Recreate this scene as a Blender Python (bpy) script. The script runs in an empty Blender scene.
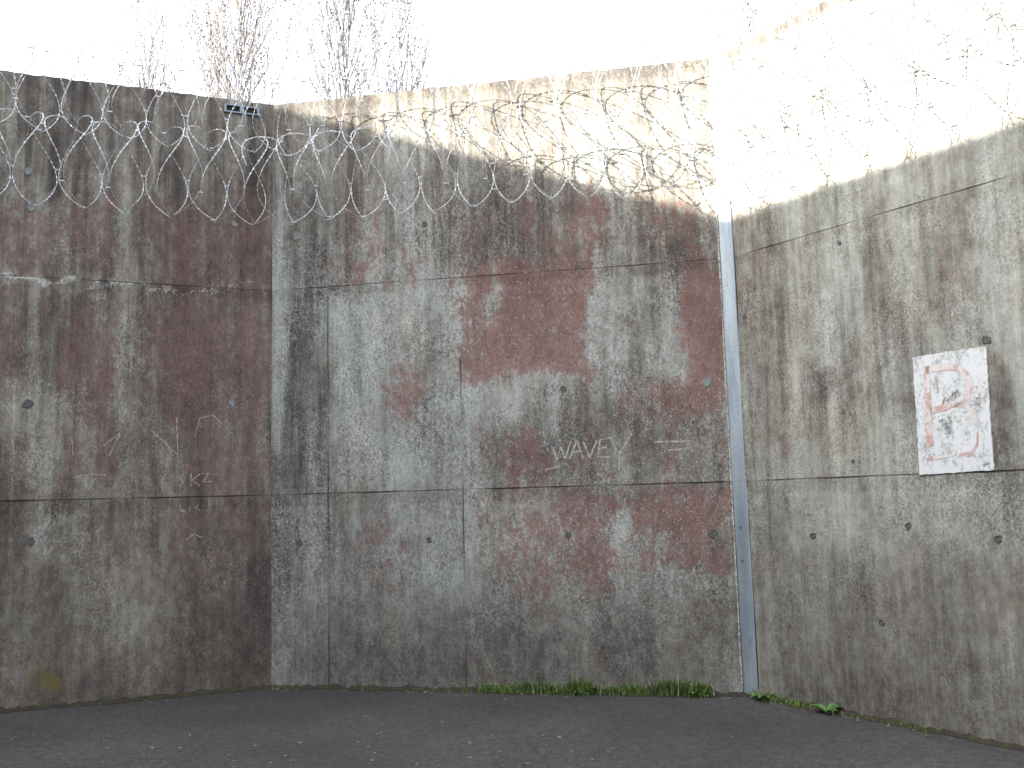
import bpy, bmesh, math, random
import numpy as np
from mathutils import Vector, Matrix, noise as mnoise
random.seed(7); rng = np.random.default_rng(7)
scene = bpy.context.scene
COL = scene.collection
R = math.radians

# ------------------------------------------------------------------ camera
F = 950.0
PITCH, ROLL = 0.120979, -0.026842
EYE = 1.6
S = 1.6/1.266
_fw = np.array([0, math.cos(PITCH), math.sin(PITCH)])
_up0 = np.array([0, -math.sin(PITCH), math.cos(PITCH)])
_ri0 = np.array([1., 0, 0])
RI = math.cos(ROLL)*_ri0 + math.sin(ROLL)*_up0
UP = -math.sin(ROLL)*_ri0 + math.cos(ROLL)*_up0
cam_d = bpy.data.cameras.new('camera'); cam = bpy.data.objects.new('camera', cam_d); COL.objects.link(cam)
cam_d.sensor_width = 36; cam_d.lens = F/1024*36; cam_d.clip_end = 3000; cam_d.clip_start = .05
cam.matrix_world = Matrix(((RI[0], UP[0], -_fw[0], 0), (RI[1], UP[1], -_fw[1], 0), (RI[2], UP[2], -_fw[2], EYE), (0, 0, 0, 1)))
scene.camera = cam

def to_px(P):
    d = np.asarray(P, float) - np.array([0, 0, EYE])
    k = d @ _fw
    k = np.where(k < .3, .3, k)
    return 512 + F*(d @ RI)/k, 384 - F*(d @ UP)/k
def ray(x, y):
    return (x-512)/F*RI - (y-384)/F*UP + _fw

# ------------------------------------------------------------------ yard measurements (metres)
ZT = 3.0107*S + EYE; ZU = 1.57596*S + EYE; ZL = .07596*S + EYE
A = np.array([-1.75446, 6.88065])*S          # corner of left and middle wall
B = np.array([1.48326, 6.28202])*S           # corner of middle and right wall
LA, RA = .393412, .960142
def ground_z(x, y):
    return EYE + (-1.26595*S) - .0065*x - .0016*y

def und(u, z): return .004*np.sin(u*2.1+z*.7)*np.sin(z*1.9+1) + .002*np.sin(u*9+3*np.sin(z*2))
class Frame:
    """local x along the wall, local y out of the yard, z up"""
    def __init__(s, o, d, length, u0=0.):
        s.o = np.array(o); s.d = np.array(d)/np.linalg.norm(d); s.n = np.array([-s.d[1], s.d[0]]); s.len = length; s.u0 = u0
        s.mw = Matrix(((s.d[0], s.n[0], 0, s.o[0]), (s.d[1], s.n[1], 0, s.o[1]), (0, 0, 1, 0), (0, 0, 0, 1)))
    def world(s, u, z, off=0.):
        u = np.asarray(u, float); z = np.asarray(z, float)
        return np.stack([s.o[0]+s.d[0]*u+s.n[0]*off, s.o[1]+s.d[1]*u+s.n[1]*off, z + 0*u], -1)
    def hit(s, x, y, off=0.):
        v = ray(x, y); o = s.o + s.n*off
        t = (o @ s.n)/(v[:2] @ s.n)
        P = v*t
        return float((P[:2]-o) @ s.d), float(P[2]+EYE)
dM = (B-A)/np.linalg.norm(B-A); LM = float(np.linalg.norm(B-A))
dL = np.array([math.cos(LA), math.sin(LA)]); dR = np.array([math.cos(RA), -math.sin(RA)])
LL = 11.2
WL = Frame(A - dL*LL, dL, LL); WM = Frame(A, dM, LM); WR = Frame(B, dR, 9.4)

# ------------------------------------------------------------------ helpers
def tag(o, label=None, cat=None, group=None, kind=None):
    if label: o['label'] = label
    if cat: o['category'] = cat
    if group: o['group'] = group
    if kind: o['kind'] = kind
    return o
def link(name, me, mat, parent=None, mw=None):
    o = bpy.data.objects.new(name, me); COL.objects.link(o)
    if mat: me.materials.append(mat)
    if parent: o.parent = parent
    if mw is not None: o.matrix_world = mw
    return o
def mesh(name, v, f, smooth=False):
    me = bpy.data.meshes.new(name); me.from_pydata([tuple(map(float, p)) for p in v], [], f); me.update()
    if smooth: me.polygons.foreach_set('use_smooth', [True]*len(me.polygons))
    return me
def empty(name, loc):
    o = bpy.data.objects.new(name, None); COL.objects.link(o); o.location = loc; o.empty_display_size = .1
    return o
class MB:
    def __init__(s): s.v = []; s.f = []
    def add(s, v, f):
        b = len(s.v); s.v += [tuple(map(float, p)) for p in v]; s.f += [tuple(i+b for i in q) for q in f]
    def box(s, x0, y0, z0, x1, y1, z1):
        s.add([(x0,y0,z0),(x1,y0,z0),(x1,y1,z0),(x0,y1,z0),(x0,y0,z1),(x1,y0,z1),(x1,y1,z1),(x0,y1,z1)],
              [(0,3,2,1),(4,5,6,7),(0,1,5,4),(1,2,6,5),(2,3,7,6),(3,0,4,7)])
    def tube(s, pts, rad, k=5, caps=True):
        pts = [Vector(p) for p in pts]; b = len(s.v); n = len(pts)
        if not hasattr(rad, '__len__'): rad = [rad]*n
        ref = Vector((.31, .17, .93))
        for i, p in enumerate(pts):
            t = (pts[min(i+1, n-1)]-pts[max(i-1, 0)])
            if t.length < 1e-9: t = Vector((0, 0, 1))
            t.normalize(); a = t.cross(ref)
            if a.length < .05: a = t.cross(Vector((1, 0, 0)))
            a.normalize(); c = t.cross(a)
            for j in range(k):
                q = 2*math.pi*j/k
                s.v.append(tuple(p + (a*math.cos(q)+c*math.sin(q))*rad[i]))
        for i in range(n-1):
            for j in range(k):
                s.f.append((b+i*k+j, b+i*k+(j+1) % k, b+(i+1)*k+(j+1) % k, b+(i+1)*k+j))
        if caps:
            s.f.append(tuple(b+j for j in reversed(range(k)))); s.f.append(tuple(b+(n-1)*k+j for j in range(k)))
    def build(s, name, mat, parent=None, mw=None, smooth=False):
        return link(name, mesh(name, s.v, s.f, smooth), mat, parent, mw)

# ------------------------------------------------------------------ material helper
class NT:
    def __init__(s, name, rough=.9, metallic=0.):
        s.m = bpy.data.materials.new(name); s.m.use_nodes = True; s.t = s.m.node_tree
        s.b = s.t.nodes['Principled BSDF']; s.b.inputs['Roughness'].default_value = rough; s.b.inputs['Metallic'].default_value = metallic
    def n(s, typ): return s.t.nodes.new(typ)
    def l(s, a, b): s.t.links.new(a, b)
    def put(s, sock, val):
        if hasattr(val, 'is_output'): s.l(val, sock)
        else: sock.default_value = val
    def attr(s, name):
        a = s.n('ShaderNodeAttribute'); a.attribute_name = name; return a.outputs['Fac']
    def co(s, sc=(1, 1, 1), off=(0, 0, 0)):
        if not hasattr(s, 'tc'): s.tc = s.n('ShaderNodeTexCoord')
        mp = s.n('ShaderNodeMapping'); mp.inputs['Scale'].default_value = sc; mp.inputs['Location'].default_value = off
        s.l(s.tc.outputs['Object'], mp.inputs['Vector']); return mp.outputs['Vector']
    def noise(s, sc=(1, 1, 1), detail=4, rough=.6, off=(0, 0, 0), dist=0.):
        t = s.n('ShaderNodeTexNoise'); t.inputs['Scale'].default_value = 1; t.inputs['Detail'].default_value = detail
        t.inputs['Roughness'].default_value = rough; t.inputs['Distortion'].default_value = dist
        s.l(s.co(sc, off), t.inputs['Vector']); return t.outputs['Fac']
    def voro(s, sc, off=(0, 0, 0)):
        t = s.n('ShaderNodeTexVoronoi'); t.inputs['Scale'].default_value = 1
        s.l(s.co(sc, off), t.inputs['Vector']); return t.outputs['Distance'], t.outputs['Color']
    def math(s, op, a, b=0., c=0., clamp=False):
        m = s.n('ShaderNodeMath'); m.operation = op; m.use_clamp = clamp
        s.put(m.inputs[0], a); s.put(m.inputs[1], b)
        if op in ('MULTIPLY_ADD',): s.put(m.inputs[2], c)
        return m.outputs[0]
    def add(s, *xs):
        r = xs[0]
        for x in xs[1:]: r = s.math('ADD', r, x)
        return r
    def mul(s, a, b): return s.math('MULTIPLY', a, b)
    def cen(s, a, k): return s.math('MULTIPLY_ADD', a, k, -.5*k)      # (a-.5)*k
    def step(s, x, lo, hi):
        m = s.n('ShaderNodeMapRange'); m.interpolation_type = 'SMOOTHSTEP'
        s.put(m.inputs['Value'], x); m.inputs['From Min'].default_value = lo; m.inputs['From Max'].default_value = hi
        return m.outputs['Result']
    def ramp(s, x, stops):
        r = s.n('ShaderNodeValToRGB'); e = r.color_ramp.elements
        while len(e) < len(stops): e.new(.5)
        for q, (p, c) in zip(e, stops): q.position = p; q.color = (*c, 1)
        s.put(r.inputs['Fac'], x); return r.outputs['Color']
    def mix(s, f, a, b, mode='MIX'):
        m = s.n('ShaderNodeMix'); m.data_type = 'RGBA'; m.blend_type = mode; m.clamp_factor = True
        s.put(m.inputs[0], f)
        for k, v in ((6, a), (7, b)):
            if hasattr(v, 'is_output'): s.l(v, m.inputs[k])
            else: m.inputs[k].default_value = (*v, 1)
        return m.outputs[2]
    def color(s, c):
        if hasattr(c, 'is_output'): s.l(c, s.b.inputs['Base Color'])
        else: s.b.inputs['Base Color'].default_value = (*c, 1)
        return s
    def bump(s, h, strength=.4, dist=.01):
        b = s.n('ShaderNodeBump'); b.inputs['Strength'].default_value = strength; b.inputs['Distance'].default_value = dist
        s.l(h, b.inputs['Height']); s.l(b.outputs['Normal'], s.b.inputs['Normal']); return s

# ------------------------------------------------------------------ materials
def concrete_material(seed):
    k = NT('weathered_concrete'); o = (seed*3.1, seed*1.7, seed*5.3)
    big = k.noise((1.1, 1, .9), 4, .62, o)
    streak = k.noise((6.5, 1, .42), 6, .66, (o[0]+5, o[1], o[2]), .15)
    streak2 = k.noise((21, 1, 1.1), 5, .66, (o[0]+9, o[1], o[2]))
    med = k.noise((13, 6, 8), 7, .74, (o[0], o[1]+4, o[2]))
    fine = k.noise((58, 50, 44), 4, .8, o)
    pit = k.noise((105, 60, 70), 2, .6, (o[0]+6, o[1], o[2]))
    st = k.attr('streak')
    gr = k.mul(k.attr('grain'), k.math('MULTIPLY_ADD', k.step(k.noise((2.6, 1, 1.7), 4, .65, (o[0]+17, o[1], o[2])), .38, .62), .85, .35))
    tone = k.add(k.attr('tone'), k.cen(big, .55), k.mul(k.cen(streak, 1.35), st), k.mul(k.cen(streak2, .75), st),
                 k.cen(med, .80), k.mul(k.cen(fine, 1.5), gr), k.mul(k.cen(pit, .9), gr))
    base = k.ramp(tone, [(0, (.040, .035, .033)), (.25, (.090, .081, .074)), (.45, (.166, .157, .141)), (.65, (.256, .264, .244)), (1, (.425, .448, .422))])
    # warm / cool drift of the bare concrete
    hue = k.noise((2.3, 1, 1.2), 3, .6, (o[0]+2, o[1]+7, o[2]))
    base = k.mix(k.step(hue, .42, .68), base, k.mix(1., base, (1.03, .992, .955), 'MULTIPLY'))
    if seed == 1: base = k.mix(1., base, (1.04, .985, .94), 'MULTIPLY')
    if seed == 3: base = k.mix(1., base, (.99, 1.0, .985), 'MULTIPLY')
    # red paint that has flaked away in patches
    pn = k.noise((30, 9, 17), 7, .82, (o[0]+21, o[1], o[2]))
    pl = k.noise((7, 2, 2.6), 5, .68, (o[0]+13, o[1], o[2]))
    pm = k.add(k.attr('red'), k.cen(pn, 2.5), k.cen(pl, 1.25), k.cen(fine, .9), k.mul(k.cen(streak2, 1.0), st))
    mask = k.step(pm, .40, .64)
    redc = k.ramp(k.add(k.cen(med, .8), k.cen(fine, .35), k.cen(big, .5), k.attr('tone')),
                  [(.1, (.066, .043, .038)), (.45, (.156, .090, .080)), (.85, (.26, .155, .138))])
    c = k.mix(k.mul(mask, {1: .70, 2: .90, 3: .7}[seed]), base, redc)
    # pale chips and dark pores
    sp = k.noise((70, 40, 58), 3, .6, (o[0], o[1]+11, o[2]))
    c = k.mix(k.mul(k.step(sp, .60, .69), k.attr('chip')), c, (.42, .42, .37))
    c = k.mix(k.mul(k.step(k.math('SUBTRACT', 1., sp), .59, .67), k.mul(k.attr('grain'), .6)), c, (.05, .045, .045))
    # algae and damp at the foot, dirt in the joints
    algae = k.step(k.add(k.attr('moss'), k.cen(med, .9), k.cen(fine, .5)), .40, .75)
    c = k.mix(k.mul(algae, .75), c, k.mix(med, (.05, .046, .014), (.165, .13, .025)))
    c = k.mix(k.mul(k.attr('dirt'), .85), c, (.028, .025, .024))
    c = k.mix(k.mul(k.step(k.add(k.attr('lime'), k.cen(fine, .9), k.cen(med, .7)), .4, .7), .7), c, (.46, .47, .43))
    k.color(c)
    k.bump(k.add(k.mul(med, .5), k.mul(fine, .5), k.mul(mask, .12)), .45, .006)
    k.b.inputs['Specular IOR Level'].default_value = .25
    return k.m

M = {}
def mats():
    k = NT('asphalt', .85)
    big = k.noise((.55, .55, 1), 5, .6); f = k.noise((55, 55, 55), 4, .75); g = k.noise((170, 170, 170), 2, .7)
    h = k.noise((17, 17, 17), 6, .85, (3, 1, 0))
    c = k.ramp(k.add(k.cen(big, .8), k.cen(f, 1.3), k.cen(g, 1.0), k.cen(h, 1.5), .5), [(.1, (.020, .0186, .0182)), (.5, (.0475, .0435, .0425)), (.95, (.114, .106, .102))])
    d, vc = k.voro((26, 26, 26))
    sp = k.mul(k.step(k.math('SUBTRACT', .20, d), 0., .08), k.step(k.noise((1.6, 1.6, 1), 5, .8, (4, 0, 0)), .48, .68))
    c = k.mix(k.mul(sp, .65), c, (.21, .20, .18))
    k.color(c); k.bump(k.add(f, k.mul(g, .6)), .7, .008); M['asphalt'] = k.m

    k = NT('soil', .95); f = k.noise((40, 40, 40), 5, .7); g = k.noise((9, 9, 9), 4, .6)
    k.color(k.mix(k.step(g, .45, .65), k.mix(f, (.012, .010, .008), (.055, .042, .028)), k.mix(f, (.02, .022, .006), (.07, .065, .02))))
    k.bump(f, .9, .02); M['soil'] = k.m

    k = NT('galvanised_steel', .42, .55); f = k.noise((9, 9, 1.1), 5, .6); g = k.noise((60, 60, 45), 3, .6)
    k.color(k.mix(k.step(k.add(f, k.cen(g, .3)), .35, .72), (.22, .27, .315), (.38, .44, .49)))
    k.l(k.math('MULTIPLY_ADD', g, .25, .33), k.b.inputs['Roughness']); M['steel'] = k.m

    k = NT('dark_gap', .9); k.color((.015, .015, .016)); M['gap'] = k.m
    k = NT('sealant', .9); f = k.noise((50, 50, 50), 4, .7)
    k.color(k.mix(k.step(f, .4, .62), (.16, .15, .13), (.52, .51, .46))); k.bump(f, .6, .006); M['sealant'] = k.m

    k = NT('razor_wire_steel', .42, .5); f = k.noise((30, 30, 30), 3, .6)
    k.color(k.mix(f, (.48, .49, .50), (.68, .69, .70))); M['wire'] = k.m

    k = NT('white_wall_paint', .75); f = k.noise((60, 40, 50), 5, .75); g = k.noise((9, 5, 6), 5, .7)
    c = k.mix(k.step(k.add(f, k.cen(g, 1.2)), .46, .72), (.56, .585, .60), (.30, .315, .305))
    p = k.step(k.noise((34, 20, 34), 3, .6, (5, 0, 1)), .64, .70)
    k.color(k.mix(k.mul(p, .7), c, (.22, .215, .20))); k.bump(f, .3, .004); M['white'] = k.m

    k = NT('faded_red_paint', .8); f = k.noise((45, 30, 40), 6, .78); g = k.noise((7, 5, 6), 3, .6)
    k.color(k.mix(k.step(k.add(f, k.cen(g, 1.6)), .33, .58), (.45, .30, .275), (.55, .53, .52))); M['redpaint'] = k.m
    k = NT('grey_marker', .8); f = k.noise((60, 40, 60), 4, .7); k.color(k.mix(k.step(f, .4, .6), (.13, .14, .14), (.46, .47, .46))); M['marker'] = k.m
    k = NT('scratched_concrete', .9); f = k.noise((70, 60, 70), 4, .75); k.color(k.mix(k.step(f, .40, .58), (.17, .145, .13), (.40, .38, .34))); M['scratch'] = k.m
    k = NT('old_mortar', .9); f = k.noise((60, 60, 60), 4, .7); k.color(k.mix(f, (.09, .09, .085), (.30, .31, .29))); k.bump(f, .6, .005); M['mortar'] = k.m
    k = NT('dark_plug', .9); f = k.noise((80, 80, 80), 3, .7); k.color(k.mix(k.step(f, .35, .65), (.030, .030, .030), (.13, .13, .125))); M['plug'] = k.m
    k = NT('blue_grey_plug', .8); f = k.noise((80, 80, 80), 3, .7); k.color(k.mix(f, (.11, .13, .14), (.24, .27, .28))); M['plugblue'] = k.m

    def leafy(name, a, b, sc=25):
        k = NT(name, .6); f = k.noise((sc, sc, sc), 3, .6)
        k.color(k.mix(k.step(f, .35, .65), a, b)); k.b.inputs['Specular IOR Level'].default_value = .3
        k.b.inputs['Subsurface Weight'].default_value = 0
        return k.m
    M['grass'] = leafy('grass_blades', (.045, .10, .016), (.13, .20, .04), 14)
    M['weed'] = leafy('weed_leaf', (.05, .12, .03), (.12, .21, .06))
    M['straw'] = leafy('dry_leaf', (.20, .16, .09), (.42, .37, .26), 40)
    M['bark'] = leafy('twig_bark', (.115, .105, .102), (.23, .212, .205), 6)
    M['bud'] = leafy('young_leaf', (.11, .085, .05), (.20, .15, .09), 10)

    k = NT('building_render', .9); f = k.noise((2, 2, .6), 5, .6); k.color(k.mix(f, (.26, .25, .23), (.38, .37, .34))); M['render'] = k.m
    k = NT('window_glass', .08); k.color((.03, .035, .04)); M['glass'] = k.m
    k = NT('bracket_metal', .5, .5); f = k.noise((40, 40, 40), 4, .6); k.color(k.mix(f, (.11, .135, .16), (.24, .28, .32))); M['bracket'] = k.m
mats()

# ------------------------------------------------------------------ walls: stain maps, the tone also holding some light and shade (read at image scale, then fixed to the concrete)
def soft(x, y, x0, y0, x1, y1, f=10., fy=None):
    fy = fy or f*1.5
    f = f*1.5
    def e(t, a, b, w): return 1/(1+np.exp(-np.clip((t-a)/(w*.45), -40, 40))) * 1/(1+np.exp(-np.clip((b-t)/(w*.45), -40, 40)))
    return e(x, x0, x1, f)*e(y, y0, y1, fy)
def layers(x, y, base, items):
    r = np.full_like(x, base)
    for it in items:
        x0, y0, x1, y1, v = it[:5]; f = it[5] if len(it) > 5 else 10.; fy = it[6] if len(it) > 6 else None
        w = soft(x, y, x0, y0, x1, y1, f, fy)
        r = r*(1-w) + v*w
    return r
def warp(x, y, s):
    q = np.sin(x*.071+y*.043+s)*5 + np.sin(x*.19-y*.13+2.1*s)*2.6 + np.sin(x*.033+y*.39+s*.7)*1.8
    p = np.sin(y*.067-x*.05+1.3*s)*5 + np.sin(y*.21+x*.17+.4*s)*2.6 + np.sin(y*.37-x*.29)*1.6
    return x+q, y+p

STAIN_LIGHT = {}
STAIN_LIGHT['left'] = dict(
    red=(.20, [(-900, 60, 275, 185, .02, 8, 30), (-400, 200, 55, 275, .62), (60, 190, 118, 280, .66), (118, 180, 150, 470, .22, 8), (152, 195, 268, 290, .80, 14), (222, 190, 245, 290, .55, 8),
               (-400, 288, 110, 395, .58), (20, 290, 62, 395, .30), (70, 330, 115, 470, .70), (155, 296, 268, 425, .88, 12), (185, 420, 268, 490, .72), (228, 300, 242, 460, .5, 6), (-400, 400, 15, 490, .55),
               (62, 430, 150, 490, .45), (85, 500, 150, 560, .50), (165, 500, 215, 600, .56), (225, 490, 268, 560, .62), (40, 560, 90, 620, .45), (-900, 600, 275, 740, .12, 10, 30)]),
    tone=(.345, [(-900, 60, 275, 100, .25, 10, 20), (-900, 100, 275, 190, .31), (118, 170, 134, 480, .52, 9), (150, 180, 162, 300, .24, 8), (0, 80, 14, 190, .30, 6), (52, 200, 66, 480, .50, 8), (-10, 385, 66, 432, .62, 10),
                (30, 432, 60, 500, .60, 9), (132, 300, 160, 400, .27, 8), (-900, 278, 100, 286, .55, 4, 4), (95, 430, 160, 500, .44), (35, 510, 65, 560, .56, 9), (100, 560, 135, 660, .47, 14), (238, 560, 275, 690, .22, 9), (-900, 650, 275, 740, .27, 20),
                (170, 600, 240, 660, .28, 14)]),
    streak=(.8, [(-900, 60, 275, 300, 1.0), (-900, 520, 275, 740, .35, 20)]),
    moss=(.0, [(38, 662, 64, 706, 1.0, 10, 12), (8, 684, 44, 712, .8, 10), (-6, 618, 4, 645, .9, 4), (250, 640, 275, 695, .42, 8), (-900, 697, 275, 740, .25, 8)]),
    chip=(.08, [(150, 330, 275, 470, .3), (-60, 430, 275, 700, .22), (-900, 380, 80, 420, .6)]),
    lime=(.0, [(10, 386, 52, 424, .46, 9), (60, 284, 268, 291, .56, 8, 2.5), (-400, 273, 75, 281, .72, 6, 2.5), (135, 288, 190, 297, .55, 8, 4), (20, 520, 60, 560, .34), (30, 435, 60, 490, .30)]))
STAIN_LIGHT['mid'] = dict(
    red=(.10, [(340, 195, 392, 290, .60, 14), (345, 190, 375, 230, .35), (395, 175, 412, 200, .5, 8), (400, 240, 420, 290, .42, 8), (462, 205, 510, 268, .40, 12), (510, 190, 535, 250, .60, 10), (560, 190, 605, 260, .56, 12), (575, 190, 602, 215, .80, 8),
               (540, 235, 580, 268, .66, 8), (462, 266, 588, 376, 1.0, 8), (462, 300, 498, 352, .52, 8), (484, 268, 502, 318, .172, 6), (530, 322, 566, 336, .62, 6), (462, 268, 474, 376, .75, 6), (640, 200, 722, 262, .52, 12), (660, 215, 722, 240, .55, 10),
               (684, 262, 730, 400, .92, 9), (640, 384, 735, 428, .70, 10), (600, 384, 650, 420, .50, 10), (380, 374, 424, 412, .42, 10), (403, 374, 415, 416, .72, 6, 10), (388, 388, 397, 410, .62, 5, 8), (362, 305, 380, 345, .40, 8), (400, 330, 416, 350, .42, 8),
               (508, 398, 536, 490, .62, 9), (508, 440, 545, 488, .80, 9), (462, 420, 510, 480, .40, 10), (590, 420, 612, 445, .60, 8), (555, 448, 612, 488, .55, 10), (664, 425, 690, 482, .74, 8), (690, 425, 732, 480, .38, 9),
               (335, 500, 420, 600, .36, 14), (372, 510, 396, 600, .50, 10), (470, 492, 560, 570, .46, 14), (520, 520, 560, 575, .58, 10), (558, 490, 735, 568, .66, 10, 5), (600, 512, 640, 560, .22, 10), (628, 532, 664, 572, .22, 10), (640, 490, 735, 516, .66, 8),
               (568, 528, 610, 600, .62, 10), (515, 560, 560, 595, .62, 10), (640, 560, 735, 574, .70, 8, 5), (590, 575, 615, 605, .6, 8), (640, 576, 740, 700, .02, 8, 5), (460, 600, 640, 700, .14, 10)]),
    tone=(.46, [(270, 100, 460, 200, .47), (500, 100, 735, 195, .50, 12), (270, 40, 735, 122, .435, 12), (272, 190, 292, 560, .53, 7), (300, 290, 328, 490, .34, 8), (272, 460, 326, 500, .36, 8), (275, 505, 325, 560, .52, 8), (300, 190, 335, 290, .38, 8), (344, 210, 400, 290, .40, 10),  # sunlit top: paler strip above the shadow edge is light put into the tone
                (366, 205, 462, 292, .66, 12), (392, 210, 430, 280, .54, 12), (332, 292, 462, 382, .66, 12), (400, 330, 440, 400, .55, 10), (332, 382, 462, 490, .61, 14), (400, 420, 452, 450, .50, 12), (440, 184, 600, 266, .33, 11), (600, 206, 660, 266, .33, 11), (660, 226, 735, 266, .34, 9), (545, 190, 560, 240, .42, 8), (575, 225, 600, 240, .62, 8), (600, 160, 640, 262, .38, 10), (486, 268, 500, 330, .66, 6),  # upper right stain; tone painted to darken only below the cast shadow edge
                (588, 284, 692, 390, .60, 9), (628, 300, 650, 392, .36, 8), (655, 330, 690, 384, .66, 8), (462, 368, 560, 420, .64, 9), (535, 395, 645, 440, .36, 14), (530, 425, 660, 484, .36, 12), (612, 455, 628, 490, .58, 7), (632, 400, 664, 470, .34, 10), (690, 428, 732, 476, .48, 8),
                (332, 500, 462, 545, .54, 14), (395, 545, 420, 610, .36, 8), (410, 550, 462, 600, .60, 10), (462, 490, 560, 560, .56, 12), (600, 512, 660, 570, .60, 10), (545, 580, 580, 640, .58, 10), (620, 572, 735, 600, .55, 10), (340, 600, 735, 640, .40, 16), (272, 635, 740, 700, .30, 24), (420, 640, 500, 690, .33, 14), (272, 560, 330, 690, .50, 10), (310, 600, 330, 690, .36, 8)]),  # darker foot: splash dirt, plus some light falloff put into the tone
    streak=(.55, [(270, 60, 735, 270, .95, 14), (480, 30, 735, 160, .5, 14), (270, 150, 330, 500, .9, 8), (330, 560, 735, 700, .25, 20)]),
    moss=(.0, [(270, 665, 282, 692, .5, 6), (335, 660, 350, 692, .4, 6), (270, 682, 740, 702, .30, 6)]),
    chip=(.30, [(600, 380, 735, 560, .75), (470, 270, 590, 380, .6), (545, 490, 640, 620, .7), (270, 60, 735, 190, .1, 20)]),
    lime=(.0, [(468, 366, 560, 392, .28, 10), (640, 366, 690, 386, .3, 8), (588, 300, 612, 345, .28, 8), (486, 280, 500, 330, .3, 6), (410, 205, 460, 285, .22, 10), (335, 288, 462, 300, .3, 8, 5), (600, 258, 735, 270, .34, 8, 5)]))
STAIN_LIGHT['right'] = dict(
    red=(.06, [(738, 210, 765, 300, .42, 8), (785, 205, 812, 250, .36, 10), (888, 280, 905, 360, .46, 8), (936, 230, 972, 330, .42, 10), (1010, 280, 1022, 310, .4, 6), (745, 420, 800, 470, .36, 10), (798, 500, 815, 560, .36, 8), (860, 530, 880, 545, .4, 8)]),
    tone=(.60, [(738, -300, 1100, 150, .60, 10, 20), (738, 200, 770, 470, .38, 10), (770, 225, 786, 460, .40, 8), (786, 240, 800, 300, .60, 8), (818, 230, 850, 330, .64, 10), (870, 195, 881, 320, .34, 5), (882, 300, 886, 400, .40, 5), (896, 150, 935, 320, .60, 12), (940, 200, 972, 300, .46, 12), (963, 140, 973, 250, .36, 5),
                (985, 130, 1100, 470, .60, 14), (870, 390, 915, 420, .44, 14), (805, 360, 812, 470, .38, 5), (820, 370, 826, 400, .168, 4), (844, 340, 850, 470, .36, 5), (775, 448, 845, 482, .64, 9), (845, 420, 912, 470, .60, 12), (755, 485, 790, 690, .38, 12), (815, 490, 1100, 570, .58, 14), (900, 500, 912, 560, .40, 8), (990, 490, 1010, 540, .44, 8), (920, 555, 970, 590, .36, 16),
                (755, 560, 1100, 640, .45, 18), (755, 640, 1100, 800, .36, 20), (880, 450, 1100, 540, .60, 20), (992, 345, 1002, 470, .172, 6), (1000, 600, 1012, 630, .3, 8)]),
    streak=(.68, [(740, 480, 1200, 800, .5, 20)]),
    moss=(.0, [(760, 680, 830, 720, .22, 8), (850, 690, 1100, 760, .22, 10)]),
    chip=(.12, [(740, 200, 900, 480, .25), (740, 490, 1100, 700, .2)]),
    lime=(.0, [(820, 250, 870, 330, .12, 12)]))

def lines(lo, hi, step, extra):
    n = int(math.ceil((hi-lo)/step)); g = list(np.linspace(lo, hi, n+1))
    for e in extra:
        g = [v for v in g if abs(v-e) > .016] + [e-.009, e-.004, e+.004, e+.009]
    return np.array(sorted(g))

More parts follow.
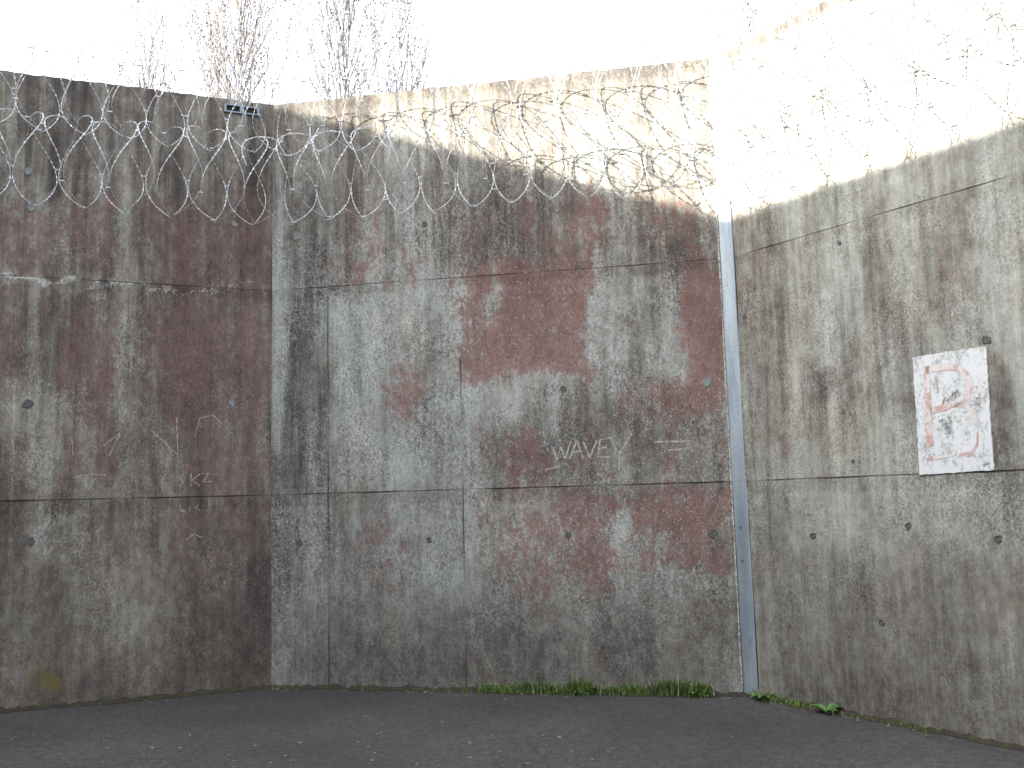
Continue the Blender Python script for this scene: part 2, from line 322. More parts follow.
def build_wall(name, fr, key, label, vjoints, hj_amp, fine_range, thick=.28):
    zb = -.25
    gx = []
    a, b = fine_range
    gx += list(np.arange(0, a, .25)) if a > 0 else []
    gx += list(np.linspace(max(a, 0), min(b, fr.len), int((min(b, fr.len)-max(a, 0))/.03)+1))
    if b < fr.len: gx += list(np.arange(b+.25, fr.len, .25)) + [fr.len]
    for e, _, _ in vjoints:
        gx = [v for v in gx if abs(v-e) > .012] + [e-.008, e-.0035, e+.0035, e+.008]
    gx = np.array(sorted(set(np.round(gx, 5))))
    gz = lines(zb, ZT, .03, (ZL, ZU))
    nx, nz = len(gx), len(gz)
    U, Z = np.meshgrid(gx, gz)           # nz x nx
    U = U.ravel(); Z = Z.ravel()
    W = fr.world(U, Z)
    x, y = to_px(W); x = np.clip(x, -900, 1900); y = np.clip(y, -400, 1200)
    xw, yw = warp(x, y, {'left': 1., 'mid': 2.3, 'right': 4.1}[key])
    at = {}
    for kk, (bs, items) in STAIN_LIGHT[key].items(): at[kk] = layers(xw, yw, bs, items)
    # formwork joints as real grooves, uneven in depth
    dep = np.zeros_like(U); dirt = np.zeros_like(U)
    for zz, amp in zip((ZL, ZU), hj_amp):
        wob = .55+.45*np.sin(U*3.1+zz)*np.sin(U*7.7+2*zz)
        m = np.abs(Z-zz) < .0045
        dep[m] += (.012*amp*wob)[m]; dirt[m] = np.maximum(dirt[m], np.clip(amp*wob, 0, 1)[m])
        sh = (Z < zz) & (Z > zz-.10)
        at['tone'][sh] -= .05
    for e, z0, z1 in vjoints:
        m = (np.abs(U-e) < .004) & (Z > z0) & (Z < z1)
        wob = .55+.4*np.sin(Z*4.3+e)
        dep[m] += (.010*wob)[m]; dirt[m] = np.maximum(dirt[m], (.65*wob)[m])
    at['dirt'] = dirt
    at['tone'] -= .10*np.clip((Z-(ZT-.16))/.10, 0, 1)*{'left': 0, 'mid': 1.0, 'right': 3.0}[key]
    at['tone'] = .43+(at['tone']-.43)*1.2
    at['grain'] = {'left': .75, 'mid': 1.0, 'right': .75}[key]*(.55+.45/(1+np.exp(-(y-210)/18)))*(1-.5/(1+np.exp(-(y-590)/18)))
    # slight unevenness of board-cast concrete
    Y = dep + und(U, Z)
    Zt = Z.copy()
    top = Z > ZT-.001
    Zt[top] += .005*np.sin(U[top]*3.3)*np.sin(U[top]*1.3+2) + .0035*np.sin(U[top]*17)+.003*np.sin(U[top]*41)
    v = np.stack([U, Y, Zt], -1)
    faces = []
    for j in range(nz-1):
        r0 = j*nx
        faces += [(r0+i, r0+i+1, r0+nx+i+1, r0+nx+i) for i in range(nx-1)]
    n0 = len(v)
    # top face and back, ends
    back_t = np.stack([gx, np.full(nx, thick), Zt[-nx:]], -1); back_b = np.stack([gx, np.full(nx, thick), np.full(nx, zb)], -1)
    v = np.concatenate([v, back_t, back_b])
    tr = (nz-1)*nx
    faces += [(tr+i, tr+i+1, n0+i+1, n0+i) for i in range(nx-1)]
    faces += [(n0+i, n0+i+1, n0+nx+i+1, n0+nx+i) for i in range(nx-1)]
    faces.append(tuple([j*nx for j in range(nz)] + [n0, n0+nx]))
    faces.append(tuple([j*nx+nx-1 for j in range(nz-1, -1, -1)] + [n0+2*nx-1, n0+nx-1]))
    me = mesh(name, v, faces)
    for kk, arr in at.items():
        full = np.concatenate([arr, arr[-nx:]*0+{'tone': .42, 'streak': .8}.get(kk, 0), arr[-nx:]*0+{'tone': .42, 'streak': .8}.get(kk, 0)]).astype(np.float32)
        t = me.attributes.new(kk, 'FLOAT', 'POINT'); t.data.foreach_set('value', full)
    o = link(name, me, concrete_material({'left': 1, 'mid': 2, 'right': 3}[key]), None, fr.mw)
    tag(o, label, 'wall', 'concrete yard walls')
    return o
uM1 = WM.hit(328, 400)[0]; uM2 = WM.hit(462, 450)[0]
wall_l = build_wall('concrete_wall', Frame(A-dL*LL, dL, LL+.06), 'left', 'shaded brownish concrete wall at left with faded red paint and scratched letters', [], (.9, .55), (6.6, LL+.06))
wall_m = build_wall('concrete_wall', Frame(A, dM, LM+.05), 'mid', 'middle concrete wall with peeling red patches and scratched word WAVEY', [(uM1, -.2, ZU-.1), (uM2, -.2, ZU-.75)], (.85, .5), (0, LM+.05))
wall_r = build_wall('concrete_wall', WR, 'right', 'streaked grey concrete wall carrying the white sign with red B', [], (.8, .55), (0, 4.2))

# tie holes left from the formwork, each its own part
def disc(rad, depth, seed, dia=False):
    mb = MB(); n = 4 if dia else 10
    rr = [rad*(1+.20*math.sin(seed*7+i*2.3)+.12*math.sin(seed*3+i*5.1)) for i in range(n)]
    ring = lambda k, y: [(k*rr[i]*math.cos(2*math.pi*i/n+(.4 if dia else 0)), y, k*rr[i]*math.sin(2*math.pi*i/n+(.4 if dia else 0))) for i in range(n)]
    mb.add(ring(1.25, .003)+ring(1.15, -.006)+ring(.9, -.006)+ring(.8, depth),
           [(a*n+i, (a+1)*n+i, (a+1)*n+(i+1) % n, a*n+(i+1) % n) for a in range(3) for i in range(n)] + [tuple(3*n+i for i in range(n))])
    return mb
def tie(fr, wall, px, py, rpx=4.0, mat='plug', dia=False):
    u, z = fr.hit(px, py)
    P = fr.world(u, z); dist = np.linalg.norm(P-np.array([0, 0, EYE]))
    mb = disc(rpx*.78*dist/F, -.003, px, dia)
    me = mesh('tie_hole', mb.v, mb.f); o = link('tie_hole', me, M[mat], wall)
    o.matrix_parent_inverse = Matrix(); o.location = (u, float(und(u, z))-.001, z)
for p in [(28.5, 171, 3.5, 'plugblue'), (32, 208, 3.5, 'plugblue'), (234.5, 224, 3.2, 'mortar'), (28, 404, 4.6, 'plug'), (232, 403, 3.2, 'plugblue'), (31, 541.5, 4, 'plug'), (234, 540, 3, 'plug')]: tie(WL, wall_l, *p)
for p in [(297, 236, 4.5, 'mortar'), (298.5, 406, 3.6, 'plug'), (299.5, 543, 3.6, 'plug'), (424.5, 224, 2.6, 'plug'), (427.5, 396, 4, 'mortar'), (429, 540, 3, 'plug'), (557, 210, 3.2, 'plugblue', True), (563, 388.5, 3.6, 'plug', True),
          (568, 535.5, 4.2, 'plug', True), (707, 382, 4.6, 'plugblue'), (713, 533.5, 4.6, 'plug'), (696, 203, 3, 'mortar'), (290, 180, 2.4, 'plug')]: tie(WM, wall_m, *p)
for p in [(986.5, 340, 4.4, 'plug'), (813, 536, 3.4, 'plug'), (908, 526, 3.6, 'plug'), (998, 539, 3.8, 'plug'), (881.5, 622.5, 3.2, 'plug'), (853, 461, 1.8, 'plug'), (840, 243, 2., 'plug')]: tie(WR, wall_r, *p)

# writing on the walls, ribbons of scratched surface
def ribbons(fr, strokes, wid, off=.0025, ud=1):
    mb = MB()
    for st in strokes:
        w = wid
        if isinstance(st, tuple) and isinstance(st[0], float): w, st = st
        pts = [np.array(fr.hit(*p)) for p in st]
        # resample with a slight shake
        q = []
        for a, b in zip(pts[:-1], pts[1:]):
            n = max(2, int(np.linalg.norm(b-a)/.012))
            for i in range(n): q.append(a+(b-a)*i/n)
        q.append(pts[-1]); q = np.array(q)
        q += rng.normal(0, .0012, q.shape)
        t = np.gradient(q, axis=0); t /= np.linalg.norm(t, axis=1)[:, None]+1e-9
        nn = np.stack([-t[:, 1], t[:, 0]], -1)
        ww = w*.5*(1+.35*rng.normal(0, .6, len(q)))[:, None]
        L_, R_ = q+nn*ww, q-nn*ww
        v = [(a[0], -off+ud*float(und(a[0], a[1])), a[1]) for a in L_] + [(a[0], -off+ud*float(und(a[0], a[1])), a[1]) for a in R_]
        n = len(q)
        mb.add(v, [(i, i+1, n+i+1, n+i) for i in range(n-1)])
    return mb
def child_local(mb, name, mat, parent, smooth=False):
    o = link(name, mesh(name, mb.v, mb.f, smooth), mat, parent); return o
wavey = [[(552, 446), (557, 460), (561, 447), (565, 459), (571, 441)], [(570, 459), (577, 440), (583, 458)], [(573, 452), (581, 451)], [(583, 441), (590, 458), (597, 440)],
         [(600, 440), (598, 457), (610, 457)], [(600, 440), (610, 438)], [(599, 448), (607, 447)], [(610, 437), (618, 453)], [(632, 433), (620, 452), (619, 470)],
         [(545, 470), (560, 466)], [(655, 442), (690, 441)], [(668, 450), (685, 449)]]
o = child_local(ribbons(WM, wavey, .014), 'scratched_writing', M['scratch'], wall_m); o['label'] = 'pale scratched word WAVEY'
leftw = [[(191, 473), (191, 486)], [(200, 474), (192, 480), (200, 486)], [(202, 474), (209, 473), (203, 482), (213, 481)], [(183, 475), (178, 478), (184, 482), (179, 486)], [(166, 474), (162, 481), (168, 486)],
         [(213, 475), (217, 474)], [(151, 430), (178, 455)], [(176.5, 417), (178, 454)], [(195, 437), (200, 418), (213, 415), (222, 424)], [(103, 446), (120, 433), (109, 456)], [(73, 478), (90, 474), (106, 475)], [(84, 480), (89, 489), (95, 478)],
         [(72, 440), (73, 456)], [(180, 505), (181, 511), (186, 511)], [(190, 505), (190, 511)], [(198, 504), (196, 508), (200, 510)], [(165, 440), (172, 455)], [(186, 540), (194, 534), (203, 538)], [(12, 438), (14, 455)]]
o = child_local(ribbons(WL, leftw, .0065), 'scratched_writing', M['scratch'], wall_l); o['label'] = 'thin scratched initials and strokes'

# ------------------------------------------------------------------ white sign with a red B, painted on the right wall
sc = [(913, 357.5), (950, 351.5), (986.5, 346), (990, 405), (994.5, 470), (957, 472.5), (920, 475), (917, 420)]
pts = [WR.hit(*p) for p in sc]
cu = sum(p[0] for p in pts)/8; cz = sum(p[1] for p in pts)/8
e2 = []
for a, b in zip(pts, pts[1:]+pts[:1]):
    for i in range(14):
        t = i/14; e2.append((a[0]+(b[0]-a[0])*t-cu+random.gauss(0, .0022), a[1]+(b[1]-a[1])*t-cz+random.gauss(0, .0022)))
mb = MB(); n = len(e2)
mb.add([(p[0], -.008, p[1]) for p in e2]+[(p[0], .004, p[1]) for p in e2], [tuple(range(n))]+[(i, n+i, n+(i+1) % n, (i+1) % n) for i in range(n)])
smw = WR.mw @ Matrix.Translation((cu, 0, cz))
sign = mb.build('painted_sign', M['white'], None, smw); tag(sign, 'white painted rectangle with a faded red letter B', 'sign')
def z4(p): return (724+p[0]/3.4133, 320+p[1]/3.4133)
def sign_part(strokes, wid, name, mat, off):
    m = ribbons(WR, strokes, wid, off+.004, 0); m.v = [(x-cu, y, z-cz) for x, y, z in m.v]
    return child_local(m, name, mat, sign)
Bs = [(.052, [z4(p) for p in [(694, 158), (697, 240), (700, 330), (706, 432)]]),
      (.042, [z4(p) for p in [(690, 172), (735, 163), (780, 160), (815, 172), (838, 200), (843, 235), (828, 265), (800, 285), (745, 300), (705, 312)]]),
      (.030, [z4(p) for p in [(790, 288), (830, 295), (855, 315), (862, 345), (866, 362)]]),
      (.016, [z4(p) for p in [(868, 380), (868, 420), (850, 452), (800, 462)]]), (.020, [z4(p) for p in [(700, 474), (740, 468), (775, 462)]]), (.010, [z4(p) for p in [(830, 466), (860, 460)]])]
sign_part(Bs, .05, 'letter', M['redpaint'], .0065)
sc2 = [[(750, 285), (758, 262), (766, 280), (772, 258)], [(778, 275), (783, 250), (792, 246)], [(790, 270), (800, 235), (806, 262)], [(735, 345), (750, 338), (748, 362), (765, 352)], [(758, 375), (772, 362), (768, 385), (780, 378)], [(770, 330), (776, 345)], [(865, 265), (876, 290)], [(728, 200), (733, 250)], [(888, 495), (905, 488)]]
for g in (sc2[0:3], sc2[3:6], sc2[6:7], sc2[7:8], sc2[8:9]):
    g = [z4(p) for s in g for p in s]
    sign_part([g], .011, 'scribble', M['marker'], .009)

# ------------------------------------------------------------------ steel cover strip over the corner joint
nb = -(WM.n+WR.n); nb /= np.linalg.norm(nb)             # into the yard
db = np.array([-nb[1], nb[0]]);
if db @ dM < 0: db = -db
z0 = ground_z(*B)+.01
strip_e = empty('cover_strip', (B[0], B[1], z0)); tag(strip_e, 'tall galvanised steel strip covering the joint in the right corner', 'cover strip')
mw = Matrix(((db[0], -nb[0], 0, B[0]), (db[1], -nb[1], 0, B[1]), (0, 0, 1, 0), (0, 0, 0, 1)))
def strip_local(mbx, name, mat):
    o = mbx.build(name, mat, strip_e); o.matrix_parent_inverse = Matrix(); o.matrix_basis = Matrix.Translation((-B[0], -B[1], -z0)) @ mw; return o
H = ZT+.02
hw = .060
mb = MB()
prof = [(-hw-.004, -.004), (-hw, -.027), (-hw+.006, -.031), (hw-.006, -.031), (hw, -.027), (hw+.002, -.006)]
zs = list(np.linspace(z0, H, 24)); v = []
for z in zs: v += [(px+.002*math.sin(z*2.1), py, z) for px, py in prof]
k = len(prof)
mb.add(v, [(i*k+j, i*k+j+1, (i+1)*k+j+1, (i+1)*k+j) for i in range(len(zs)-1) for j in range(k-1)]+[tuple((len(zs)-1)*k+j for j in range(k))])
strip_local(mb, 'steel_plate', M['steel'])
mb = MB(); v = []
zs = list(np.arange(z0, H-.9, .02))
for z in zs:
    w = .014+.020*abs(mnoise.noise(Vector((3.3, 0, z*6))))+.007*abs(mnoise.noise(Vector((9.3, 0, z*23))))
    v += [(-hw-.001, -.033, z), (-hw-.003-w*.5, -.032, z), (-hw-.004-w, -.012, z)]
mb.add(v, [(i*3+j, i*3+j+1, (i+1)*3+j+1, (i+1)*3+j) for i in range(len(zs)-1) for j in range(2)])
strip_local(mb, 'sealant_bead', M['sealant'])
mb = MB(); mb.box(hw+.003, -.027, z0, hw+.012, .01, ZT-1.3); strip_local(mb, 'joint_gap_shade', M['gap'])  # dark strip painting the gap's shadow line, stopped short of the sunlit top
for zz in (1.05, 1.32):
    mb = MB(); n = 8; mb.add([(.012*math.cos(i*math.pi/4)-.008, -.031, zz+.012*math.sin(i*math.pi/4)) for i in range(n)]+[(.009*math.cos(i*math.pi/4)-.008, -.037, zz+.009*math.sin(i*math.pi/4)) for i in range(n)],
           [(i, (i+1) % n, n+(i+1) % n, n+i) for i in range(n)]+[tuple(n+i for i in range(n))])
    strip_local(mb, 'bolt', M['plug'])

# ------------------------------------------------------------------ slotted bracket at the top of the left wall
u0, zc = WL.hit(224, 109); u1, zd = WL.hit(259, 112)
zm = (zc+zd)/2
br = empty('wall_bracket', WL.world((u0+u1)/2, zm)); br.matrix_world = WL.mw @ Matrix.Translation(((u0+u1)/2, 0, zm)); tag(br, 'small blue grey slotted metal bracket under the left wall top', 'bracket')
w2 = (u1-u0)/2
mb = MB(); mb.box(-w2, -.03, -.04, w2, .01, -.028); mb.box(-w2, -.03, .026, w2, .01, .038); mb.box(-w2, -.03, -.028, -w2+.02, .01, .026); mb.box(w2-.02, -.03, -.028, w2, .01, .026); mb.box(-.02, -.029, -.028, .02, .01, .026)
mb.build('plate', M['bracket'], br).matrix_parent_inverse = Matrix()
for s in (-1, 1):
    mb = MB(); a, b = sorted((s*.021, s*(w2-.021))); mb.box(a, -.008, -.027, b, .008, .025); mb.build('slot', M['gap'], br).matrix_parent_inverse = Matrix()
mb = MB(); mb.tube([(.03, -.03, -.01), (.03, -.06, -.06), (.03, -.06, -.18)], .006); mb.build('hook', M['bracket'], br).matrix_parent_inverse = Matrix()

# ------------------------------------------------------------------ razor wire
def coil(fr, u0, u1, zc, off, rad, pitch, seed, label):
    r = random.Random(seed); mb = MB()
    turns = (u1-u0)/pitch; npt = 48; n = int(turns*npt)
    P = []
    jit = [(r.gauss(0, .025), r.gauss(0, .014), r.gauss(0, .02), r.gauss(0, .022)) for _ in range(int(turns)+3)]
    for i in range(n+1):
        th = 2*math.pi*i/npt; t = i/npt; a = int(t); f = t-a; f = f*f*(3-2*f)
        J = [jit[a][q]*(1-f)+jit[a+1][q]*f for q in range(4)]
        rr = rad*(1+J[0]*1.3)
        ph = -R(32)
        x = u0+pitch*t+pitch*.47*math.cos(2.5*(th-ph))+J[1]*.8
        y = off+rr*math.cos(th)*-1+J[2]
        z = zc+rr*math.sin(th)*.98+J[3]*.7
        P.append(Vector((x, min(y, -.012), z)))
    mb.tube(P, .0025, 4)
    # barbs: small pointed pairs on alternate faces every 4.5 cm
    acc = 0; flip = 0
    for a, b in zip(P[:-1], P[1:]):
        L = (b-a).length; acc += L
        while acc > .045:
            acc -= .045; flip += 1
            c = b-(b-a).normalized()*acc; t = (b-a).normalized()
            s = Vector((r.gauss(0, 1), r.gauss(0, 1), r.gauss(0, 1))).cross(t).normalized()
            w = t.cross(s)*.0016
            q = [c-t*.011+s*.0052, c-t*.003, c-t*.011-s*.0052, c+t*.011-s*.0052, c+t*.003, c+t*.011+s*.0052]
            # bow-tie shaped barb with a real thickness
            mb.add([p+w for p in q]+[p-w for p in q], [(0, 1, 4, 5), (1, 2, 3, 4), (11, 10, 7, 6), (10, 9, 8, 7), (0, 6, 7, 1), (1, 7, 8, 2), (2, 8, 9, 3), (3, 9, 10, 4), (4, 10, 11, 5), (5, 11, 6, 0)])
    e = empty('razor_wire_coil', (0, 0, 0)); e.matrix_world = fr.mw @ Matrix.Translation((u0, 0, zc))
    mb.v = [(x-u0, y, z-zc) for x, y, z in mb.v]
    mb.build('barbed_tape', M['wire'], e).matrix_parent_inverse = Matrix()
    # clips joining neighbouring turns
    k = 0
    for i in range(0, n-npt):
        if (P[i]-P[i+npt]).length < .06 and i-k > npt*.1:
            k = i; c = (P[i]+P[i+npt])/2-Vector((u0, 0, zc))
            m2 = MB(); m2.tube([c-Vector((.02, 0, 0)), c+Vector((.02, 0, 0))], .0065, 6)
            if r.random() < .8: m2.build('clip', M['wire'], e).matrix_parent_inverse = Matrix()
    # tie wires that hold the coil to the wall
    u = u0+.4
    while u < u1-.2:
        m2 = MB(); m2.tube([(u-u0, .0, .02), (u-u0+.02, off*.5, .05), (u-u0+.05, off-rad*.2, rad*.2)], .0025, 4)
        m2.build('tie_wire', M['wire'], e).matrix_parent_inverse = Matrix(); u += 1.7
    tag(e, label, 'razor wire', 'coils of razor wire along the wall tops')
RU, RL = .36, .385
coil(WL, 6.2, LL-.12, ZT-.27, -.40, RU, .176, 1, 'upper razor wire coil along the shaded left wall top')
coil(WL, 6.2, LL-.10, ZT-.90, -.42, RL, .176, 2, 'lower razor wire coil hanging on the shaded left wall')
coil(WM, .05, LM-.15, ZT-.29, -.40, RU, .168, 3, 'upper razor wire coil along the sunlit middle wall top')
coil(WM, .12, LM-.12, ZT-.90, -.42, RL, .168, 4, 'lower razor wire coil crossing the shadow edge on the middle wall')
coil(WR, .12, 8.2, ZT-.30, -.40, RU, .172, 5, 'upper razor wire coil along the sunlit right wall top')
coil(WR, .10, 8.2, ZT-.92, -.40, RL*.95, .172, 6, 'lower razor wire coil above the shadow on the right wall')

# ------------------------------------------------------------------ ground
def ground():
    xs = [-600, -150, -40, -14, -6, -3, 0, 3, 6, 14, 40, 150, 600]; ys = [-600, -150, -40, -12, -4, 0, 3, 6, 9, 14, 40, 150, 600]
    v = []; nx = len(xs)
    for y in ys:
        for x in xs:
            g = ground_z(max(-14, min(14, x)), max(-12, min(14, y)))
            v.append((x, y, g))
    f = [(j*nx+i, j*nx+i+1, (j+1)*nx+i+1, (j+1)*nx+i) for j in range(len(ys)-1) for i in range(nx-1)]
    o = link('ground', mesh('ground', v, f), M['asphalt']); tag(o, 'dark worn asphalt of the yard', None, None, 'structure')
ground()

# soil that has gathered along the foot of the walls
mb = MB()
for fr, a, b, w in ((WL, 6.4, LL, .09), (WM, 0, LM, .10), (WR, 0, 4.5, .06)):
    n = int((b-a)/.03); v = []
    for i in range(n+1):
        u = a+(b-a)*i/n
        ww = w*(.55+.9*abs(mnoise.noise(Vector((u*2.2, fr.o[0], 0)))))+.02*abs(mnoise.noise(Vector((u*11, fr.o[1], 3))))
        if fr is WM and WM.hit(480, 695)[0] < u < WM.hit(720, 697)[0]: ww += .05
        for k, (q, hh) in enumerate(((-.002, .045), (-ww*.45, .022), (-ww, .002))):
            p = fr.world(u, 0, q); g = ground_z(p[0], p[1])
            v.append((p[0], p[1], g+hh*(.6+.7*mnoise.noise(Vector((u*9, k, 1)))+.5*mnoise.noise(Vector((u*27, k, 5)))) if k < 2 else g+.003))
    mb.add(v, [(i*3+j, i*3+j+1, (i+1)*3+j+1, (i+1)*3+j) for i in range(n) for j in range(2)])
o = mb.build('soil', M['soil'], smooth=True); tag(o, 'dark soil and moss gathered along the wall foot', 'soil', None, 'stuff')

# ------------------------------------------------------------------ grass and weeds
def blade(mb, p, h, w, ang, bend, seg=3):
    d = Vector((math.cos(ang), math.sin(ang), 0)); s = Vector((-d.y, d.x, 0)); v = []
    for i in range(seg+1):
        t = i/seg; c = Vector(p)+Vector((0, 0, h*(t-.25*bend*t*t)))+d*(h*bend*t*t*.8); q = w*(1-t)**.7*.5+.0004
        v += [c-s*q, c+s*q]
    mb.add(v, [(2*i, 2*i+1, 2*i+3, 2*i+2) for i in range(seg)])
mg = MB(); md = MB()
def tuft(fr, px, py_, spread, num, h0):
    u0 = fr.hit(px, py_)[0]
    for _ in range(num):
        u = u0+random.gauss(0, spread); off = -abs(random.gauss(.045, .03))-.006
        p = fr.world(u, 0, off); g = ground_z(p[0], p[1])
        h = h0*random.uniform(.35, 1.15)
        blade(md if random.random() < .17 else mg, (p[0], p[1], g), h, random.uniform(.004, .009), random.uniform(0, 6.283), random.uniform(.15, 1.1))
for i in range(66):
    x = random.uniform(488, 712)
    hh = .080+.06*max(0, math.sin(x*.05)+math.sin(x*.13+1))*.5
    if 575 < x < 592: hh += .07
    if 655 < x < 705: hh += .045
    tuft(WM, x, 697, .035, 60, hh)
for x, n, h in ((500, 90, .05), (580, 160, .13), (588, 80, .1), (665, 80, .13), (700, 100, .12), (375, 25, .04), (425, 20, .04), (300, 14, .03), (280, 25, .04), (440, 14, .03), (460, 14, .04)): tuft(WM, x, 695, .05, n, h)
for x, y, n, h in ((766, 700, 70, .10), (772, 702, 60, .07), (785, 706, 120, .065), (800, 708, 120, .06), (812, 712, 40, .05), (850, 716, 40, .04), (925, 731, 40, .05), (868, 716, 20, .03), (895, 726, 20, .03)): tuft(WR, x, y, .05, n, h)
o = mg.build('grass', M['grass']); tag(o, 'green grass sprouting along the foot of the walls', 'grass', None, 'stuff')
o = md.build('dry_grass', M['straw']); tag(o, 'dead straw coloured blades among the green grass', 'dry grass', None, 'stuff')

def weed(fr, px, py_, size, n, label, seed):
    r = random.Random(seed); u = fr.hit(px, py_)[0]; p = fr.world(u, 0, -.09); g = ground_z(p[0], p[1])
    e = empty('weed_plant', (p[0], p[1], g)); tag(e, label, 'weed', 'weeds at the wall foot')
    for i in range(n):
        a = i*2.4+r.uniform(-.3, .3); L = size*r.uniform(.7, 1.15); d = Vector((math.cos(a), math.sin(a), 0)); s = Vector((-d.y, d.x, 0)); v = []
        for q in range(6):
            t = q/5; c = d*(L*(.1+.9*t))+Vector((0, 0, L*(1.1*t-.75*t*t))); w = L*.24*math.sin(math.pi*min(1, t*.92+.08))**.8*(1 if q % 2 else .8)+.001
            v += [c-s*w+Vector((0, 0, w*.3)), c, c+s*w+Vector((0, 0, w*.3))]
        m = MB(); m.add(v, [(3*q+j, 3*q+j+1, 3*q+3+j+1, 3*q+3+j) for q in range(5) for j in range(2)])
        m.build('leaf', M['weed'], e, smooth=True).matrix_parent_inverse = Matrix()
weed(WR, 835, 712, .13, 11, 'leafy green weed growing alone at the right wall foot', 3)
weed(WR, 770, 703, .11, 8, 'broad leaved weed beside the steel strip', 5)
weed(WM, 583, 696, .12, 9, 'leafy weed in the grass under the middle wall', 8)
weed(WM, 700, 698, .11, 9, 'leafy weed at the right end of the grass strip', 12)

# litter: dry leaves and chips on the asphalt
mb = MB(); r = random.Random(5)
def flake(x, y, s):
    g = ground_z(x, y)+.005; a = r.uniform(0, 6.28); n = r.choice((4, 5, 5, 6)); el = r.uniform(.3, .9)
    t = [(s*math.cos(2*math.pi*i/n)*r.uniform(.7, 1.2), s*el*math.sin(2*math.pi*i/n)*r.uniform(.7, 1.2)) for i in range(n)]
    mb.add([(x+c*math.cos(a)-d*math.sin(a), y+c*math.sin(a)+d*math.cos(a), g+r.uniform(0, s*.25)) for c, d in t], [tuple(range(n))])
def gp(x, y):
    v = ray(x, y); t = (EYE-ground_z(0, 6))/-v[2]; return v[0]*t, v[1]*t
for x, y, s in ((151, 705, .035), (107, 752, .035), (152, 751, .05), (180, 751, .03), (190, 738, .03), (300, 745, .04), (365, 718, .025), (372, 762, .025), (420, 735, .03), (470, 745, .03), (492, 736, .025), (255, 748, .03), (608, 752, .03), (705, 741, .015), (858, 747, .014), (938, 747, .014), (345, 692, .03), (372, 690, .04), (425, 693, .05), (505, 700, .03)):
    flake(*gp(x, y), s*.55)
for _ in range(110):
    x, y = r.uniform(0, 620), r.triangular(715, 790, 765); flake(*gp(x, y), r.uniform(.004, .015))
for _ in range(60):
    x, y = r.uniform(480, 1020), r.uniform(725, 790); flake(*gp(x, y), r.uniform(.003, .009))
for _ in range(160):
    fr = r.choice((WL, WM, WM, WR)); u = r.uniform(7, LL) if fr is WL else r.uniform(0, min(fr.len, 4.2)); p = fr.world(u, 0, -abs(r.gauss(.08, .06))-.01); flake(p[0], p[1], r.uniform(.006, .018))
o = mb.build('litter', M['straw']); tag(o, 'pale dry leaf bits and chips scattered over the asphalt', 'litter', None, 'stuff')

# ------------------------------------------------------------------ bare spring trees beyond the walls
def tree(px, dist, height, spread, seed, label, dens=1.):
    r = random.Random(seed); v = ray(px, 60); x, y = v[0]/v[1]*dist, dist
    g = ground_z(14 if x > 14 else x, 14)
    e = empty('bare_tree', (x, y, g)); tag(e, label, 'tree', 'bare trees beyond the walls')
    tr = MB(); cr = MB()
    pts = [Vector((.12*math.sin(i*.9+seed), .1*math.cos(i*.7), height*i/10)) for i in range(11)]
    tr.tube(pts, [max(.010, .11*(1-i/6.5)) for i in range(11)], 8)
    def buds(a, b, num):
        for _ in range(num):
            t = r.random(); c = a.lerp(b, t)+Vector((r.gauss(0, .03), r.gauss(0, .03), r.gauss(0, .03))); s = r.uniform(.016, .046)
            d = Vector((r.gauss(0, 1), r.gauss(0, 1), r.gauss(0, 1))).normalized(); q = d.cross(Vector((r.random(), r.random(), r.random()+.1))).normalized()
            cr.add([c-d*s, c+q*s*.55, c+d*s, c-q*s*.55], [(0, 1, 2, 3)])
    def limb(p, d, L, rad, lev):
        n = 5; P = [p]; dd = d.copy()
        for i in range(n):
            dd = (dd+Vector((r.gauss(0, .10), r.gauss(0, .10), .16+r.gauss(0, .05)))).normalized(); P.append(P[-1]+dd*L/n)
        cr.tube(P, [max(.0045, rad*(1-.85*i/n)) for i in range(n+1)], 4 if lev else 5)
        if lev >= 2:
            for a, b in zip(P[1:-1], P[2:]): buds(a, b, max(1, int(2.2*dens*r.uniform(.4, 1.4))))
            return
        k = int((7 if lev == 0 else 5)*dens+.5)
        for _ in range(k):
            t = r.uniform(.25, 1)*n; i = min(n-1, int(t)); q = P[i].lerp(P[i+1], t-i)
            a = r.uniform(0, 6.283); nd = (dd+Vector((math.cos(a), math.sin(a), r.uniform(.1, .7)))*.55).normalized()
            limb(q, nd, L*r.uniform(.38, .62), rad*.45, lev+1)
        if lev == 1:
            for a, b in zip(P[1:-1], P[2:]): buds(a, b, int(2*dens))
    for i in range(int(56*dens)):
        t = r.uniform(.42, .97); z = t*height; a = r.uniform(0, 6.283)
        d = Vector((math.cos(a), math.sin(a), 2.6+1.6*r.random())).normalized()
        i0 = min(9, int(t*10)); p = pts[i0].lerp(pts[i0+1], t*10-i0)
        limb(p, d, spread*(1.2-.75*t)*r.uniform(.8, 1.3)+.5, .035*(1.15-t)+.006, 0)
    o = tr.build('trunk', M['bark'], e, smooth=True); o.matrix_parent_inverse = Matrix()
    o = cr.build('crown', M['bark'], e); o.matrix_parent_inverse = Matrix()
tree(150, 25, 16.2, 3.8, 11, 'thin bare tree farthest left above the shaded left wall', .62)
tree(242, 24, 16.9, 4.6, 23, 'densest bare tree behind the corner of left and middle wall', .80)
tree(345, 24, 16.6, 4.4, 31, 'bare twiggy tree above the left end of the middle wall', .72)
tree(405, 26, 15.8, 4.0, 47, 'sparse bare tree rightmost of those above the middle wall', .6)
tree(752, 26, 19.5, 5.0, 53, 'bare tree rising behind the right wall above the steel strip', .62)

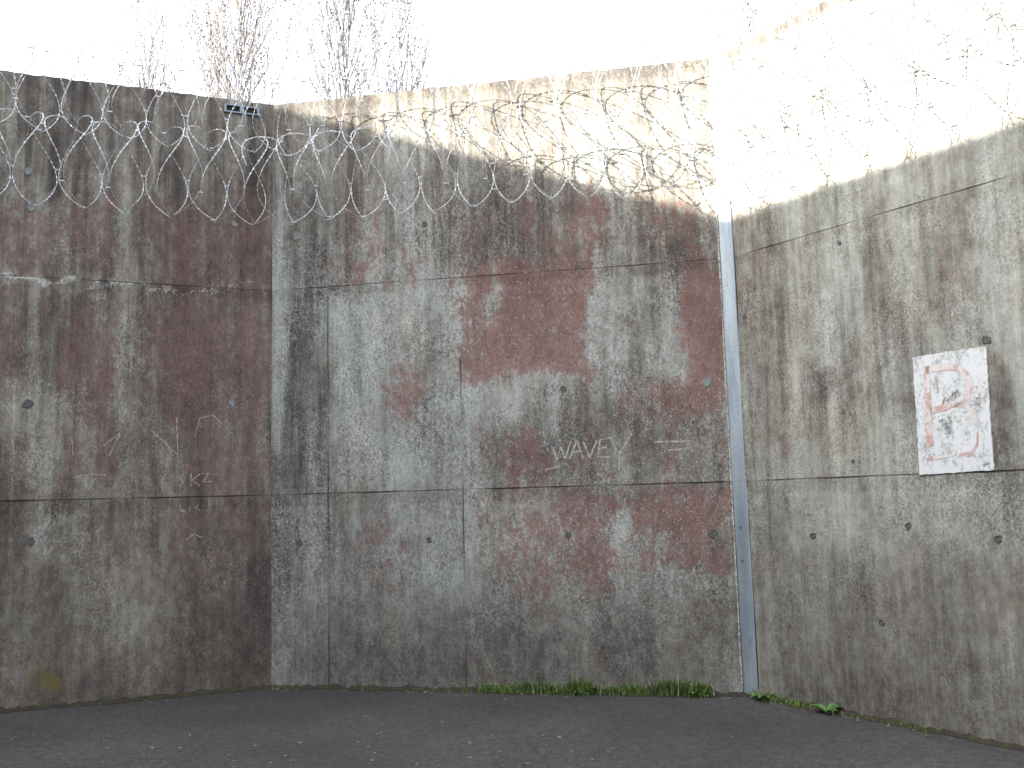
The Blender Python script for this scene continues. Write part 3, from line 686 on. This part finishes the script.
# ------------------------------------------------------------------ prison block on the sun side: its roof edge throws the shadow line across the walls
D = 14.0
nin = -WR.n
P0 = B + nin*D
top = ZT+(D-2.93)*math.tan(R(26.35))
a0, a1 = -16.0, 20.0
be = empty('prison_block', (P0[0], P0[1], 0)); tag(be, 'pale rendered prison block along the sun side of the yard', 'building')
bmw = Matrix(((dR[0], nin[0], 0, P0[0]), (dR[1], nin[1], 0, P0[1]), (0, 0, 1, 0), (0, 0, 0, 1)))
be.matrix_world = bmw
def bpart(mbx, name, mat): o = mbx.build(name, mat, be); o.matrix_parent_inverse = Matrix(); return o
mb = MB(); mb.box(a0, 0, -.5, a1, 9, top-.3); bpart(mb, 'wall', M['render'])
mb = MB(); mb.box(a0-.1, -.0, top-.298, a1+.1, 9.1, top); bpart(mb, 'roof', M['render'])
for st in range(3):
    for i in range(11):
        u = a0+1.6+i*3.2; z = 1.4+st*3.2
        if z+1.2 > top: continue
        m = MB(); m.box(u, -.05, z, u+1.1, .02, z+.06); m.box(u, -.05, z+1.1, u+1.1, .02, z+1.16); m.box(u, -.05, z+.06, u+.06, .02, z+1.1); m.box(u+1.04, -.05, z+.06, u+1.1, .02, z+1.1)
        w = bpart(m, 'window', M['bracket']); m = MB(); m.box(u+.06, -.012, z+.06, u+1.04, .012, z+1.1); q = m.build('pane', M['glass'], w); q.matrix_parent_inverse = Matrix()

# ------------------------------------------------------------------ light
SUN_AZ, SUN_EL = 201.0, None
cosd = math.cos(R(SUN_AZ-(math.degrees(math.atan2(nin[1], nin[0])) % 360)))
SUN_EL = math.degrees(math.atan(math.tan(R(26.35))*cosd))
sd = Vector((math.cos(R(SUN_AZ))*math.cos(R(SUN_EL)), math.sin(R(SUN_AZ))*math.cos(R(SUN_EL)), math.sin(R(SUN_EL))))
sl = bpy.data.lights.new('sun', 'SUN'); sl.energy = 5.0; sl.angle = R(.45); sl.color = (1, .93, .80)
so = bpy.data.objects.new('sun', sl); COL.objects.link(so); so.rotation_euler = sd.to_track_quat('Z', 'Y').to_euler(); so.location = (-20, -5, 20)
w = bpy.data.worlds.new('World'); scene.world = w; w.use_nodes = True; nt = w.node_tree
sky = nt.nodes.new('ShaderNodeTexSky'); sky.sky_type = 'NISHITA'; sky.sun_disc = False
sky.sun_elevation = R(SUN_EL); sky.sun_rotation = math.atan2(sd.x, sd.y); sky.air_density = 1.0; sky.dust_density = 4.0; sky.ozone_density = 1.0
bg = nt.nodes['Background']; bg.inputs['Strength'].default_value = .10
# thin milky spring haze over the whole sky
hs = nt.nodes.new('ShaderNodeHueSaturation'); hs.inputs['Saturation'].default_value = .55
nt.links.new(sky.outputs['Color'], hs.inputs['Color'])
ad = nt.nodes.new('ShaderNodeMix'); ad.data_type = 'RGBA'; ad.blend_type = 'ADD'; ad.inputs[0].default_value = 1.0
nt.links.new(hs.outputs['Color'], ad.inputs[6]); ad.inputs[7].default_value = (1.95, 2.03, 2.11, 1)
nt.links.new(ad.outputs[2], bg.inputs['Color'])
vs = scene.view_settings; vs.view_transform = 'Standard'; vs.look = 'None'; vs.gamma = 1; vs.use_curve_mapping = False; vs.exposure = 2.62
scene.render.engine = 'CYCLES'
